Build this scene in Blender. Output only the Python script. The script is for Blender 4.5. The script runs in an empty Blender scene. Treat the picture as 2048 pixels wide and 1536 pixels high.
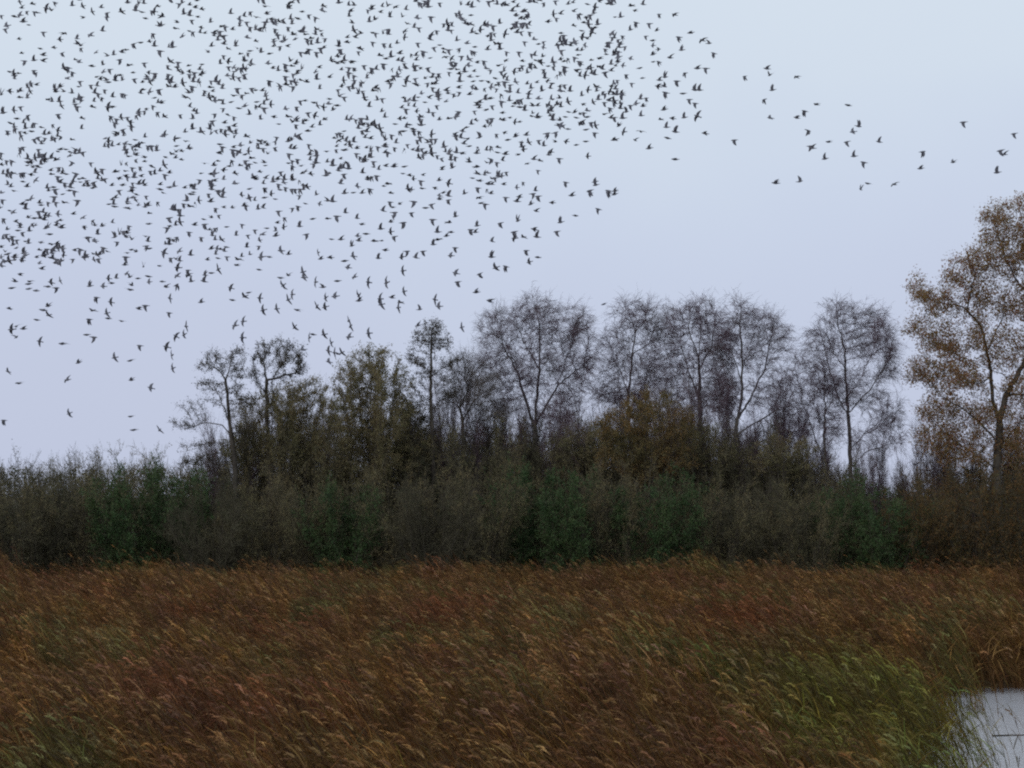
import bpy, math, random
import numpy as np
from mathutils import Vector, Matrix, Euler, noise

sc = bpy.context.scene
R = math.radians
# ------------------------------------------------------------------ camera
FPX = 3600.0                      # focal length in photograph pixels (2048 wide)
CAMZ = 5.8
TILT = math.atan(222.0 / FPX)
cd = bpy.data.cameras.new("camera")
cam = bpy.data.objects.new("camera", cd)
sc.collection.objects.link(cam)
cd.sensor_width = 36.0
cd.lens = FPX / 2048.0 * 36.0
cd.clip_start = 0.2
cd.clip_end = 6000.0
cam.location = (0, 0, CAMZ)
cam.rotation_euler = (math.pi / 2 + TILT, 0, 0)
sc.camera = cam
# ------------------------------------------------------------------ sky, sun, exposure
SUN_EL, SUN_AZ = R(28), R(215)    # dull sun behind the cloud, behind and left of the camera
world = bpy.data.worlds.new("World")
sc.world = world
world.use_nodes = True
nt = world.node_tree
for n in list(nt.nodes):
    nt.nodes.remove(n)
wo = nt.nodes.new("ShaderNodeOutputWorld")
mixw = nt.nodes.new("ShaderNodeMixShader")
bg1 = nt.nodes.new("ShaderNodeBackground")
bg2 = nt.nodes.new("ShaderNodeBackground")
sky = nt.nodes.new("ShaderNodeTexSky")
sky.sky_type = 'NISHITA'
sky.sun_disc = False
sky.sun_elevation = SUN_EL
sky.sun_rotation = SUN_AZ
sky.dust_density = 4.0
bg1.inputs[1].default_value = 0.06
tc = nt.nodes.new("ShaderNodeTexCoord")
sep = nt.nodes.new("ShaderNodeSeparateXYZ")
ramp = nt.nodes.new("ShaderNodeValToRGB")
ramp.color_ramp.interpolation = 'B_SPLINE'
cr = ramp.color_ramp.elements
cr[0].position = 0.0
cr[0].color = (0.535, 0.585, 0.745, 1)
cr[1].position = 1.0
cr[1].color = (0.80, 0.87, 0.93, 1)
for pos, col in ((0.10, (0.545, 0.60, 0.76, 1)), (0.17, (0.59, 0.66, 0.805, 1)), (0.23, (0.645, 0.727, 0.825, 1)), (0.35, (0.70, 0.78, 0.865, 1))):
    e = cr.new(pos)
    e.color = col
cn = nt.nodes.new("ShaderNodeTexNoise")           # soft unevenness of the cloud deck
cn.inputs["Scale"].default_value = 5.0
cn.inputs["Detail"].default_value = 3.0
cm = nt.nodes.new("ShaderNodeMath")
cm.operation = 'MULTIPLY_ADD'
cm.inputs[1].default_value = 0.12
cadd = nt.nodes.new("ShaderNodeMath")
cadd.operation = 'ADD'
cadd.inputs[1].default_value = -0.06
L = nt.links.new
L(tc.outputs["Generated"], sep.inputs[0])
L(tc.outputs["Generated"], cn.inputs["Vector"])
L(cn.outputs["Fac"], cm.inputs[0])
L(sep.outputs["Z"], cm.inputs[2])
L(cm.outputs[0], cadd.inputs[0])
L(cadd.outputs[0], ramp.inputs[0])
L(ramp.outputs[0], bg2.inputs[0])
bg2.inputs[1].default_value = 1.10
L(sky.outputs[0], bg1.inputs[0])
mixw.inputs[0].default_value = 0.88
L(bg1.outputs[0], mixw.inputs[1])
L(bg2.outputs[0], mixw.inputs[2])
L(mixw.outputs[0], wo.inputs[0])

sd = bpy.data.lights.new("sun", 'SUN')
sd.energy = 0.9
sd.angle = R(50)
sd.color = (1.0, 0.95, 0.9)
sun = bpy.data.objects.new("sun", sd)
sc.collection.objects.link(sun)
sdir = Vector((math.sin(SUN_AZ) * math.cos(SUN_EL), math.cos(SUN_AZ) * math.cos(SUN_EL), math.sin(SUN_EL)))
sun.rotation_euler = sdir.to_track_quat('Z', 'Y').to_euler()
sun.location = sdir * 200

sc.view_settings.view_transform = 'Standard'
sc.view_settings.look = 'None'
sc.view_settings.gamma = 1.0
sc.view_settings.exposure = 0.0
sc.view_settings.use_curve_mapping = False
sc.cycles.use_denoising = False
sc.cycles.use_adaptive_sampling = False
sc.cycles.max_bounces = 3
sc.cycles.diffuse_bounces = 2
sc.cycles.glossy_bounces = 2
sc.cycles.transmission_bounces = 2
sc.cycles.filter_width = 2.2

# ------------------------------------------------------------------ helpers
CT, ST = math.cos(TILT), math.sin(TILT)


def P(px, py, Y):
    """the point at distance Y along the ground whose picture lies at (px, py)"""
    u, v = (px - 1024.0) / FPX, (768.0 - py) / FPX
    s = Y / (CT - v * ST)
    return np.array((u * s, Y, CAMZ + (ST + v * CT) * s))


def link(o, parent=None):
    sc.collection.objects.link(o)
    if parent is not None:
        o.parent = parent
    return o


def tag(o, label=None, cat=None, group=None, kind=None):
    if label:
        o["label"] = label
    if cat:
        o["category"] = cat
    if group:
        o["group"] = group
    if kind:
        o["kind"] = kind
    return o


def empty(name, loc):
    o = bpy.data.objects.new(name, None)
    o.location = loc
    o.empty_display_size = 0.3
    return link(o)


def fast_mesh(name, chunks, mats, tints=None, smooth=True):
    """chunks: list of (verts (N,3), faces (M,k), material index[, tint (N,3)])"""
    me = bpy.data.meshes.new(name)
    nv = sum(len(c[0]) for c in chunks)
    nl = sum(c[1].size for c in chunks)
    npol = sum(len(c[1]) for c in chunks)
    V = np.concatenate([np.asarray(c[0], dtype=np.float32) for c in chunks])
    loops, starts, mi = [], [], []
    off, lo = 0, 0
    for c in chunks:
        f = np.asarray(c[1])
        loops.append((f + off).ravel())
        k = f.shape[1]
        starts.append(lo + np.arange(len(f)) * k)
        mi.append(np.full(len(f), c[2]))
        off += len(c[0])
        lo += f.size
    me.vertices.add(nv)
    me.vertices.foreach_set("co", V.ravel())
    me.loops.add(nl)
    me.loops.foreach_set("vertex_index", np.concatenate(loops).astype(np.int32))
    me.polygons.add(npol)
    me.polygons.foreach_set("loop_start", np.concatenate(starts).astype(np.int32))
    me.polygons.foreach_set("material_index", np.concatenate(mi).astype(np.int32))
    me.polygons.foreach_set("use_smooth", np.full(npol, smooth))
    for m in mats:
        me.materials.append(m)
    me.update(calc_edges=True)
    if len(chunks[0]) > 3:
        T = np.concatenate([np.asarray(c[3], dtype=np.float32) for c in chunks])
        a = me.attributes.new("tint", 'FLOAT_COLOR', 'POINT')
        a.data.foreach_set("color", np.concatenate([T, np.ones((len(T), 1), np.float32)], axis=1).ravel())
    return me


def norm(v):
    return v / np.maximum(np.linalg.norm(v, axis=-1, keepdims=True), 1e-9)


def frusta(p0, p1, r0, r1, n=3):
    """N tapered prisms; p (N,3), r (N,)"""
    d = norm(p1 - p0)
    ref = np.where(np.abs(d[:, 2:3]) > 0.9, np.array([[1.0, 0, 0]]), np.array([[0, 0, 1.0]]))
    a = norm(np.cross(d, ref))
    b = np.cross(d, a)
    ang = np.arange(n) * 2 * math.pi / n
    ring = a[:, None, :] * np.cos(ang)[None, :, None] + b[:, None, :] * np.sin(ang)[None, :, None]
    v0 = p0[:, None, :] + ring * r0[:, None, None]
    v1 = p1[:, None, :] + ring * r1[:, None, None]
    V = np.concatenate([v0, v1], axis=1).reshape(-1, 3)
    base = np.arange(len(p0))[:, None, None] * (2 * n)
    i = np.arange(n)
    j = (i + 1) % n
    f = np.stack([i, j, j + n, i + n], axis=1)[None]
    return V, (base + f).reshape(-1, 4)


def grow(rng, p0, d0, Ln, nseg, droop, jit):
    """N curved twigs as polylines (N, nseg+1, 3)"""
    pts = [p0]
    d = norm(d0)
    for k in range(nseg):
        d = norm(d + np.array([0, 0, -1.0]) * np.asarray(droop).reshape(-1, 1) / nseg + rng.normal(0, jit, d.shape))
        pts.append(pts[-1] + d * (Ln / nseg)[:, None])
    return np.stack(pts, axis=1)


def poly_frusta(pts, r0, r1, n=3):
    N, m, _ = pts.shape
    t = np.linspace(0, 1, m)
    rr = r0[:, None] * (1 - t) + r1[:, None] * t
    a = pts[:, :-1].reshape(-1, 3)
    b = pts[:, 1:].reshape(-1, 3)
    return frusta(a, b, rr[:, :-1].ravel(), rr[:, 1:].ravel(), n)


def strips(rng, t2, w):
    """finest twigs (N,3,3): thin tapering two-segment strips"""
    n2 = len(t2)
    sd2 = norm(np.cross(t2[:, 1] - t2[:, 0], rng.normal(0, 1, (n2, 3)))) * w
    V = np.stack([t2[:, 0] - sd2, t2[:, 0] + sd2, t2[:, 1] + sd2 * .9, t2[:, 1] - sd2 * .9, t2[:, 2] + sd2 * .5, t2[:, 2] - sd2 * .5], 1).reshape(-1, 3)
    F = (np.arange(n2)[:, None, None] * 6 + np.array([[0, 1, 2, 3], [3, 2, 4, 5]])[None]).reshape(-1, 4)
    return V, F


def leaves(rng, pos, size, aspect=0.55, droop=0.4, wind=(0.5, 0, 0)):
    """folded four-cornered leaves at pos"""
    N = len(pos)
    d = norm(rng.normal(0, 1, (N, 3)) + np.array([0, 0, -droop]) + np.array(wind))
    s = norm(np.cross(d, rng.normal(0, 1, (N, 3))))
    up = np.cross(s, d)
    ln = size * rng.uniform(0.6, 1.3, N)[:, None]
    w = ln * aspect
    a = pos
    b = pos + d * ln * 0.5 + s * w * 0.5 + up * ln * 0.12
    c = pos + d * ln
    e = pos + d * ln * 0.5 - s * w * 0.5 + up * ln * 0.12
    V = np.stack([a, b, c, e], axis=1).reshape(-1, 3)
    F = np.arange(N)[:, None] * 4 + np.array([[0, 1, 2, 3]])
    return V, F


# ------------------------------------------------------------------ materials
def mat(name, cols, scale=3.0, rough=0.9, transl=0.0, island=False, spec=0.2):
    """earthy matte material whose colour wanders between cols"""
    m = bpy.data.materials.new(name)
    m.use_nodes = True
    t = m.node_tree
    b = t.nodes["Principled BSDF"]
    b.inputs["Roughness"].default_value = rough
    b.inputs["Specular IOR Level"].default_value = spec
    g = t.nodes.new("ShaderNodeNewGeometry")
    nz = t.nodes.new("ShaderNodeTexNoise")
    nz.inputs["Scale"].default_value = scale
    nz.inputs["Detail"].default_value = 3
    t.links.new(g.outputs["Position"], nz.inputs["Vector"])
    rp = t.nodes.new("ShaderNodeValToRGB")
    el = rp.color_ramp.elements
    el[0].position, el[1].position = 0.3, 0.7
    el[0].color = (*cols[0], 1)
    el[1].color = (*cols[-1], 1)
    for i, c in enumerate(cols[1:-1]):
        e = el.new(0.3 + 0.4 * (i + 1) / (len(cols) - 1))
        e.color = (*c, 1)
    if island:
        ad = t.nodes.new("ShaderNodeMath")
        ad.operation = 'MULTIPLY_ADD'
        ad.inputs[1].default_value = 0.4
        s2 = t.nodes.new("ShaderNodeMath")
        s2.operation = 'SUBTRACT'
        s2.inputs[1].default_value = 0.2
        t.links.new(g.outputs["Random Per Island"], ad.inputs[0])
        t.links.new(nz.outputs["Fac"], ad.inputs[2])
        t.links.new(ad.outputs[0], s2.inputs[0])
        t.links.new(s2.outputs[0], rp.inputs[0])
    else:
        t.links.new(nz.outputs["Fac"], rp.inputs[0])
    t.links.new(rp.outputs[0], b.inputs["Base Color"])
    if transl > 0:
        tr = t.nodes.new("ShaderNodeBsdfTranslucent")
        t.links.new(rp.outputs[0], tr.inputs[0])
        mx = t.nodes.new("ShaderNodeMixShader")
        mx.inputs[0].default_value = transl
        t.links.new(b.outputs[0], mx.inputs[1])
        t.links.new(tr.outputs[0], mx.inputs[2])
        t.links.new(mx.outputs[0], t.nodes["Material Output"].inputs[0])
    return m


M = {}
M["bark"] = mat("dark_bark", [(0.04, 0.034, 0.03), (0.08, 0.07, 0.058)], 2.0)
M["birch_bark"] = mat("birch_bark", [(0.055, 0.047, 0.046), (0.12, 0.11, 0.105)], 3.0)
M["birch_twig"] = mat("birch_twig", [(0.075, 0.052, 0.067), (0.105, 0.072, 0.09), (0.09, 0.077, 0.082)], 0.6)
M["twig"] = mat("twig", [(0.075, 0.064, 0.062), (0.13, 0.112, 0.098)], 0.5)
M["scrub_twig"] = mat("scrub_twig", [(0.055, 0.05, 0.036), (0.092, 0.083, 0.055)], 0.4)
M["alder_leaf"] = mat("alder_leaf", [(0.035, 0.028, 0.02), (0.05, 0.05, 0.03), (0.06, 0.045, 0.03)], 1.0, transl=0.2, island=True)
M["willow_leaf"] = mat("willow_leaf", [(0.14, 0.135, 0.065), (0.22, 0.195, 0.105), (0.22, 0.17, 0.09)], 0.5, transl=0.45, island=True)
M["gold_leaf"] = mat("gold_leaf", [(0.12, 0.11, 0.05), (0.21, 0.155, 0.065), (0.22, 0.13, 0.05)], 0.5, transl=0.4, island=True)
M["holly_leaf"] = mat("holly_leaf", [(0.024, 0.052, 0.018), (0.042, 0.085, 0.028), (0.065, 0.095, 0.034)], 0.8, rough=0.6, transl=0.1, island=True)
M["oak_leaf"] = mat("oak_leaf", [(0.27, 0.13, 0.08), (0.30, 0.19, 0.085), (0.23, 0.185, 0.07), (0.30, 0.14, 0.085)], 0.45, transl=0.5, island=True)
M["rust_leaf"] = mat("rust_leaf", [(0.08, 0.058, 0.026), (0.14, 0.07, 0.026), (0.10, 0.085, 0.03)], 0.5, transl=0.2, island=True)
M["dead_leaf"] = mat("dead_leaf", [(0.052, 0.05, 0.03), (0.085, 0.078, 0.044), (0.052, 0.068, 0.034)], 0.5, transl=0.15, island=True)
M["bird"] = mat("bird_plumage", [(0.08, 0.084, 0.11), (0.13, 0.13, 0.155)], 8.0, rough=0.6)
M["mud"] = mat("marsh_ground", [(0.05, 0.038, 0.025), (0.08, 0.06, 0.035), (0.06, 0.062, 0.03)], 0.3)

# ------------------------------------------------------------------ ground
gx = np.concatenate([np.array([-3000, -800, -200]), np.linspace(-60, 60, 41), np.array([200, 800, 3000])])
gy = np.concatenate([np.array([-300, -60]), np.linspace(-10, 150, 55), np.array([250, 600, 1500, 4500])])
GX, GY = np.meshgrid(gx, gy)


def pool_edge_x(y):
    """left shore of the pool as x for a distance y"""
    return 0.2355 * y + 0.5 * math.sin(y * 0.55) + 0.35 * math.sin(y * 1.7 + 1)


def in_pool(x, y, grow_=0.0):
    return 8.0 < y < 52.0 + 0.8 * math.sin(x * 0.9) + grow_ and x > pool_edge_x(y) - grow_ and x < pool_edge_x(y) + 26


GZ = np.array([[0.05 * noise.noise((x * 0.15, y * 0.15, 0)) if abs(x) < 70 and -20 < y < 160 else 0.0 for x in gx] for y in gy])
for j, y in enumerate(gy):
    for i, x in enumerate(gx):
        if in_pool(x, y, 1.5):
            GZ[j, i] = -0.5
V = np.stack([GX, GY, GZ], axis=-1).reshape(-1, 3)
nx, ny = len(gx), len(gy)
F = np.array([[j * nx + i, j * nx + i + 1, (j + 1) * nx + i + 1, (j + 1) * nx + i] for j in range(ny - 1) for i in range(nx - 1)])
g = bpy.data.objects.new("ground", fast_mesh("ground", [(V, F, 0)], [M["mud"]]))
tag(link(g), "dark marshy ground under the reeds and trees", None, None, "structure")

# ------------------------------------------------------------------ pool water
wm = bpy.data.materials.new("pool_water")
wm.use_nodes = True
t = wm.node_tree
b = t.nodes["Principled BSDF"]
b.inputs["Base Color"].default_value = (0.47, 0.485, 0.53, 1)  # pale bluish base stands in for part of the reflected sky
b.inputs["Roughness"].default_value = 0.2
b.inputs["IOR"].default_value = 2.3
nz = t.nodes.new("ShaderNodeTexNoise")
nz.inputs["Scale"].default_value = 6.0
nz.inputs["Detail"].default_value = 4
mp = t.nodes.new("ShaderNodeMapping")
mp.inputs["Scale"].default_value = (0.5, 1.6, 1)
gg = t.nodes.new("ShaderNodeNewGeometry")
bp = t.nodes.new("ShaderNodeBump")
bp.inputs["Strength"].default_value = 0.3
bp.inputs["Distance"].default_value = 0.05
t.links.new(gg.outputs["Position"], mp.inputs[0])
t.links.new(mp.outputs[0], nz.inputs["Vector"])
t.links.new(nz.outputs["Fac"], bp.inputs["Height"])
t.links.new(bp.outputs[0], b.inputs["Normal"])
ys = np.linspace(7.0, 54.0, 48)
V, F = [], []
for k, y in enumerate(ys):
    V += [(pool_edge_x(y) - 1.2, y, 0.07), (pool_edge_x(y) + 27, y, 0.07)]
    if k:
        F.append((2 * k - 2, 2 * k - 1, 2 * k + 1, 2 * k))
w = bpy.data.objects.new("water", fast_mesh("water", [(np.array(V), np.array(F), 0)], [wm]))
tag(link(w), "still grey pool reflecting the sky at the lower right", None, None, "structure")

# ------------------------------------------------------------------ reeds
rm = bpy.data.materials.new("reed")
rm.use_nodes = True
t = rm.node_tree
b = t.nodes["Principled BSDF"]
b.inputs["Roughness"].default_value = 0.75
b.inputs["Specular IOR Level"].default_value = 0.25
at = t.nodes.new("ShaderNodeAttribute")
at.attribute_name = "tint"
geo = t.nodes.new("ShaderNodeNewGeometry")


def nnode(scale, det, off):
    n_ = t.nodes.new("ShaderNodeTexNoise")
    n_.inputs["Scale"].default_value = scale
    n_.inputs["Detail"].default_value = det
    ma = t.nodes.new("ShaderNodeMapping")
    ma.inputs["Location"].default_value = off
    ma.inputs["Scale"].default_value = (1, 0.6, 0.2)
    t.links.new(geo.outputs["Position"], ma.inputs[0])
    t.links.new(ma.outputs[0], n_.inputs["Vector"])
    return n_


def rampn(src, stops):
    r_ = t.nodes.new("ShaderNodeValToRGB")
    e_ = r_.color_ramp.elements
    e_[0].position, e_[0].color = stops[0][0], (*stops[0][1], 1)
    e_[1].position, e_[1].color = stops[-1][0], (*stops[-1][1], 1)
    for p_, c_ in stops[1:-1]:
        q = e_.new(p_)
        q.color = (*c_, 1)
    t.links.new(src, r_.inputs[0])
    return r_


def mixc(fac, a, b_, kind='MULTIPLY'):
    m_ = t.nodes.new("ShaderNodeMix")
    m_.data_type = 'RGBA'
    m_.blend_type = kind
    if isinstance(fac, float):
        m_.inputs["Factor"].default_value = fac
    else:
        t.links.new(fac, m_.inputs["Factor"])
    t.links.new(a, m_.inputs[6])
    if isinstance(b_, tuple):
        m_.inputs[7].default_value = (*b_, 1)
    else:
        t.links.new(b_, m_.inputs[7])
    return m_.outputs[2]


n1 = nnode(0.22, 4, (0, 0, 0))       # broad stands: rust, ochre, mauve brown, olive
pal = rampn(n1.outputs["Fac"], [(0.36, (1.12, 0.70, 0.52)), (0.42, (0.95, 0.78, 0.82)), (0.46, (1.2, 1.12, 0.70)), (0.50, (0.72, 0.56, 0.46)), (0.54, (1.42, 1.14, 0.64)), (0.58, (0.90, 1.06, 0.76)), (0.62, (0.70, 1.0, 0.60))])
n2 = nnode(0.9, 3, (31, 7, 3))
val = rampn(n2.outputs["Fac"], [(0.3, (0.48, 0.48, 0.48)), (0.7, (1.5, 1.5, 1.5))])
c0 = mixc(1.0, at.outputs["Color"], (1.12, 0.92, 0.77))
c1 = mixc(1.0, c0, pal.outputs[0])
c2 = mixc(1.0, c1, val.outputs[0])
# the greener stand on the pool's left bank
vd = t.nodes.new("ShaderNodeVectorMath")
vd.operation = 'DISTANCE'
vm = t.nodes.new("ShaderNodeMapping")
vm.inputs["Scale"].default_value = (1.0, 0.24, 0.0)
vm.inputs["Location"].default_value = (-7.4, -0.24 * 37.0, 0)
t.links.new(geo.outputs["Position"], vm.inputs[0])
t.links.new(vm.outputs[0], vd.inputs[0])
n3 = nnode(0.7, 3, (5, 17, 0))
sb = t.nodes.new("ShaderNodeMath")
sb.operation = 'MULTIPLY_ADD'
sb.inputs[1].default_value = 4.0
t.links.new(n3.outputs["Fac"], sb.inputs[0])
t.links.new(vd.outputs["Value"], sb.inputs[2])
gm = t.nodes.new("ShaderNodeMapRange")
gm.inputs["From Min"].default_value = 3.6
gm.inputs["From Max"].default_value = 6.2
gm.inputs["To Min"].default_value = 0.9
gm.inputs["To Max"].default_value = 0.0
t.links.new(sb.outputs[0], gm.inputs["Value"])
gcol = mixc(1.0, c2, (0.72, 1.26, 0.72))
c3 = mixc(gm.outputs[0], c2, gcol, 'MIX')
t.links.new(c3, b.inputs["Base Color"])
tr = t.nodes.new("ShaderNodeBsdfTranslucent")
t.links.new(c3, tr.inputs[0])
mx = t.nodes.new("ShaderNodeMixShader")
mx.inputs[0].default_value = 0.25
t.links.new(b.outputs[0], mx.inputs[1])
t.links.new(tr.outputs[0], mx.inputs[2])
t.links.new(mx.outputs[0], t.nodes["Material Output"].inputs[0])

C_STEM = np.array((0.12, 0.08, 0.042))
C_LEAF = [np.array(c) for c in ((0.10, 0.062, 0.026), (0.065, 0.039, 0.018), (0.135, 0.095, 0.04), (0.085, 0.07, 0.03), (0.045, 0.025, 0.013), (0.07, 0.038, 0.017), (0.26, 0.21, 0.125), (0.09, 0.085, 0.035))]
C_PLUME = [np.array(c) for c in ((0.25, 0.19, 0.15), (0.13, 0.09, 0.068), (0.31, 0.26, 0.205), (0.16, 0.115, 0.085), (0.20, 0.155, 0.10))]


def ribbon(pts, w, side):
    """pts (m,3) centre line, w (m,) half widths, one side vector -> verts, quads (gently folded)"""
    V = []
    for p_, h in zip(pts, w):
        V += [p_ - side * h, p_ + side * h]
    m_ = len(pts)
    F = [(2 * i, 2 * i + 1, 2 * i + 3, 2 * i + 2) for i in range(m_ - 1)]
    return np.array(V), np.array(F)


def make_reed(rng, base, H, plume=True):
    """chunks for stem, leaves, plume of one wind-bent reed; the wind blows to -x"""
    stem, lv, pl = [], [], []
    br = rng.uniform(0.6, 1.4)
    yaw = math.pi + rng.normal(0, 0.35)
    wdir = np.array((math.cos(yaw), math.sin(yaw), 0))
    lean = rng.uniform(0.35, 1.0) * H / 1.9
    up = np.array((0, 0, 1.0))
    zz = np.linspace(0, 1, 6)
    pts = np.array([base + wdir * lean * z ** 1.9 + up * H * z for z in zz])
    nod = pts[-1] + wdir * 0.08 + up * 0.06
    pts = np.vstack([pts, nod])
    rr = np.linspace(0.006, 0.003, len(pts))
    V, F = frusta(pts[:-1], pts[1:], rr[:-1], rr[1:], 3)
    stem.append((V, F, 0, np.tile(C_STEM * br, (len(V), 1))))
    for k in range(rng.integers(5, 8)):
        z = rng.uniform(0.3, 1.0)
        p0 = base + wdir * lean * z ** 1.9 + up * H * z
        ly = yaw + rng.normal(0, 0.45) + (math.pi if rng.random() < 0.08 else 0)
        ld = np.array((math.cos(ly), math.sin(ly), 0))
        ln = rng.uniform(0.32, 0.68)
        e0 = rng.uniform(0.75, 1.3)
        dr = rng.uniform(0.1, 0.9) if rng.random() < 0.9 else rng.uniform(1.2, 2.2)
        q = [p0]
        for s_ in range(4):
            e = e0 - dr * (s_ + 0.5) / 4
            q.append(q[-1] + (ld * math.cos(e) + up * math.sin(e)) * ln / 4)
        side = norm(np.cross(ld, up) + rng.normal(0, 0.6, 3))
        V, F = ribbon(np.array(q), np.array((0.005, 0.0095, 0.009, 0.006, 0.001)) * rng.uniform(0.8, 1.2), side)
        c = C_LEAF[rng.integers(len(C_LEAF))] * br * rng.uniform(0.75, 1.25)
        lv.append((V, F, 0, np.tile(c, (len(V), 1))))
    if plume:
        c = C_PLUME[rng.integers(len(C_PLUME))] * rng.uniform(0.65, 1.3)
        PL = rng.uniform(0.15, 0.27)
        e0, dr = rng.uniform(0.6, 1.1), rng.uniform(0.3, 1.2)
        ax = [nod]
        for q in range(5):
            e = e0 - dr * q / 4
            ax.append(ax[-1] + (wdir * math.cos(e) + up * math.sin(e)) * PL / 5)
        for q in range(13):
            i = rng.integers(0, 5)
            d = norm(norm(ax[i + 1] - ax[i]) + rng.normal(0, 0.22, 3))
            ln = rng.uniform(0.06, 0.13)
            p1 = ax[i] + d * ln * 0.5
            p2 = p1 + norm(d + wdir * 0.2 - up * 0.25) * ln * 0.5
            side = norm(np.cross(d, rng.normal(0, 1, 3)))
            V, F = ribbon(np.array((ax[i], p1, p2)), np.array((0.003, 0.008, 0.002)), side)
            pl.append((V, F, 0, np.tile(c * rng.uniform(0.85, 1.15), (len(V), 1))))
    return stem, lv, pl


rng = np.random.default_rng(11)
clumps = []
for k in range(8):
    ch = []
    for i in range(24):
        base = np.array((rng.uniform(-0.5, 0.5), rng.uniform(-0.5, 0.5), 0))
        s_, l_, p_ = make_reed(rng, base, float(np.clip(rng.normal(1.85, 0.38), 0.9, 2.7)), rng.random() < 0.30)
        ch += s_ + l_ + p_
    me = fast_mesh("reed_clump", ch, [rm])
    clumps.append(bpy.data.objects.new("reed_clump", me))     # template, never linked to the scene

pts, rots, scl, idx = [], [], [], []
rp = random.Random(5)
y = 19.0
while y < 99.5:
    dens = 0.74 if y < 38 else (0.66 if y < 60 else 0.70)
    half = y * 0.315 + 2.0
    x = -half
    while x < half:
        X = x + rp.uniform(-0.35, 0.35)
        Y = y + rp.uniform(-0.35, 0.35)
        if (not in_pool(X, Y, 0.15) or (X < pool_edge_x(Y) + 1.0 and rp.random() < 0.22)) and Y < 93.0 + 4.0 * noise.noise((X * 0.11, 0, 3)) + 2.0 * noise.noise((X * 0.5, 0, 8)):
            h = 0.86 + 0.26 * noise.noise((X * 0.16, Y * 0.10, 4.0)) + 0.26 * noise.noise((X * 0.55, Y * 0.4, 9.0)) + rp.uniform(-0.08, 0.08)
            if Y > 86:
                h *= rp.uniform(0.78, 1.12)
            if X < -0.272 * Y and 70 < Y < 84:
                h *= 1.55                                     # a taller stand at the left edge
            pts.append((X, Y, -0.02))
            rots.append((rp.gauss(0, 0.04), rp.gauss(0, 0.06), rp.gauss(0.0, 0.2)))
            scl.append((1.0, 1.0, h))
            idx.append(rp.randrange(8))
        x += dens
    y += dens
pm = bpy.data.meshes.new("reed_bed")
pm.vertices.add(len(pts))
pm.vertices.foreach_set("co", np.array(pts, dtype=np.float32).ravel())
for nm, ty, dat, fld in (("rot", 'FLOAT_VECTOR', rots, "vector"), ("scl", 'FLOAT_VECTOR', scl, "vector"), ("idx", 'INT', idx, "value")):
    a = pm.attributes.new(nm, ty, 'POINT')
    a.data.foreach_set(fld, np.array(dat).ravel().astype(np.int32 if ty == 'INT' else np.float32))
pm.materials.append(rm)
bed = bpy.data.objects.new("reed_bed", pm)
tag(link(bed), "wide brown reed bed with wind-blown plumes", None, None, "stuff")
ng = bpy.data.node_groups.new("scatter_reeds", 'GeometryNodeTree')
ng.interface.new_socket("Geometry", in_out='INPUT', socket_type='NodeSocketGeometry')
ng.interface.new_socket("Geometry", in_out='OUTPUT', socket_type='NodeSocketGeometry')
gi = ng.nodes.new("NodeGroupInput")
go = ng.nodes.new("NodeGroupOutput")
iop = ng.nodes.new("GeometryNodeInstanceOnPoints")
jn = ng.nodes.new("GeometryNodeGeometryToInstance")
for o in reversed(clumps):
    oi = ng.nodes.new("GeometryNodeObjectInfo")
    oi.inputs["Object"].default_value = o
    ng.links.new(oi.outputs["Geometry"], jn.inputs[0])


def nattr(nm, ty):
    n_ = ng.nodes.new("GeometryNodeInputNamedAttribute")
    n_.data_type = ty
    n_.inputs["Name"].default_value = nm
    return n_.outputs[0]


iop.inputs["Pick Instance"].default_value = True
ng.links.new(gi.outputs[0], iop.inputs["Points"])
ng.links.new(jn.outputs[0], iop.inputs["Instance"])
ng.links.new(nattr("idx", 'INT'), iop.inputs["Instance Index"])
ng.links.new(nattr("rot", 'FLOAT_VECTOR'), iop.inputs["Rotation"])
ng.links.new(nattr("scl", 'FLOAT_VECTOR'), iop.inputs["Scale"])
ng.links.new(iop.outputs[0], go.inputs[0])
md = bed.modifiers.new("scatter", 'NODES')
md.node_group = ng

RORD = ["first", "second", "third", "fourth", "fifth", "sixth", "seventh", "eighth", "ninth", "tenth", "eleventh"]
# reeds standing out singly against the pool
rng = np.random.default_rng(77)
for rk, (rx, ry, hh) in enumerate(sorted(((1925, 43.5, 1.5), (1936, 40.0, 1.35), (1950, 47.0, 1.55), (1962, 38.5, 1.1), (1978, 50.8, 1.3), (1990, 40.5, 0.95), (2004, 50.5, 1.2), (2018, 38.8, 1.0), (2030, 51.2, 1.35), (1944, 37.5, 1.2), (1930, 36.0, 1.3)))):
    X = (rx - 1024) / FPX * ry + 0.5
    o = empty("reed", (X, ry, 0.0))
    s_, l_, p_ = make_reed(rng, np.zeros(3), hh, True)
    link(bpy.data.objects.new("stem", fast_mesh("reed_stem", s_, [rm])), o)
    for c_ in l_:
        link(bpy.data.objects.new("leaf", fast_mesh("reed_leaf", [c_], [rm])), o)
    link(bpy.data.objects.new("plume", fast_mesh("reed_plume", p_, [rm])), o)
    tag(o, f"thin dark reed bending over the pool, {RORD[rk]} from the left", "reed", "reeds bending over the pool edge")
p0, p1 = P(1985, 1474, 43.2), P(2060, 1475, 43.2)
sp = np.linspace(0, 1, 7)[:, None]
sp = np.array((p0[0], p0[1], 0.09)) * (1 - sp) + np.array((p1[0], p1[1] + 0.2, 0.085)) * sp
sp[:, 1] += np.array((0, .03, .01, .05, .02, 0, .03))
V, F = frusta(sp[:-1], sp[1:], np.linspace(.02, .014, 6), np.linspace(.019, .012, 6), 6)
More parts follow.
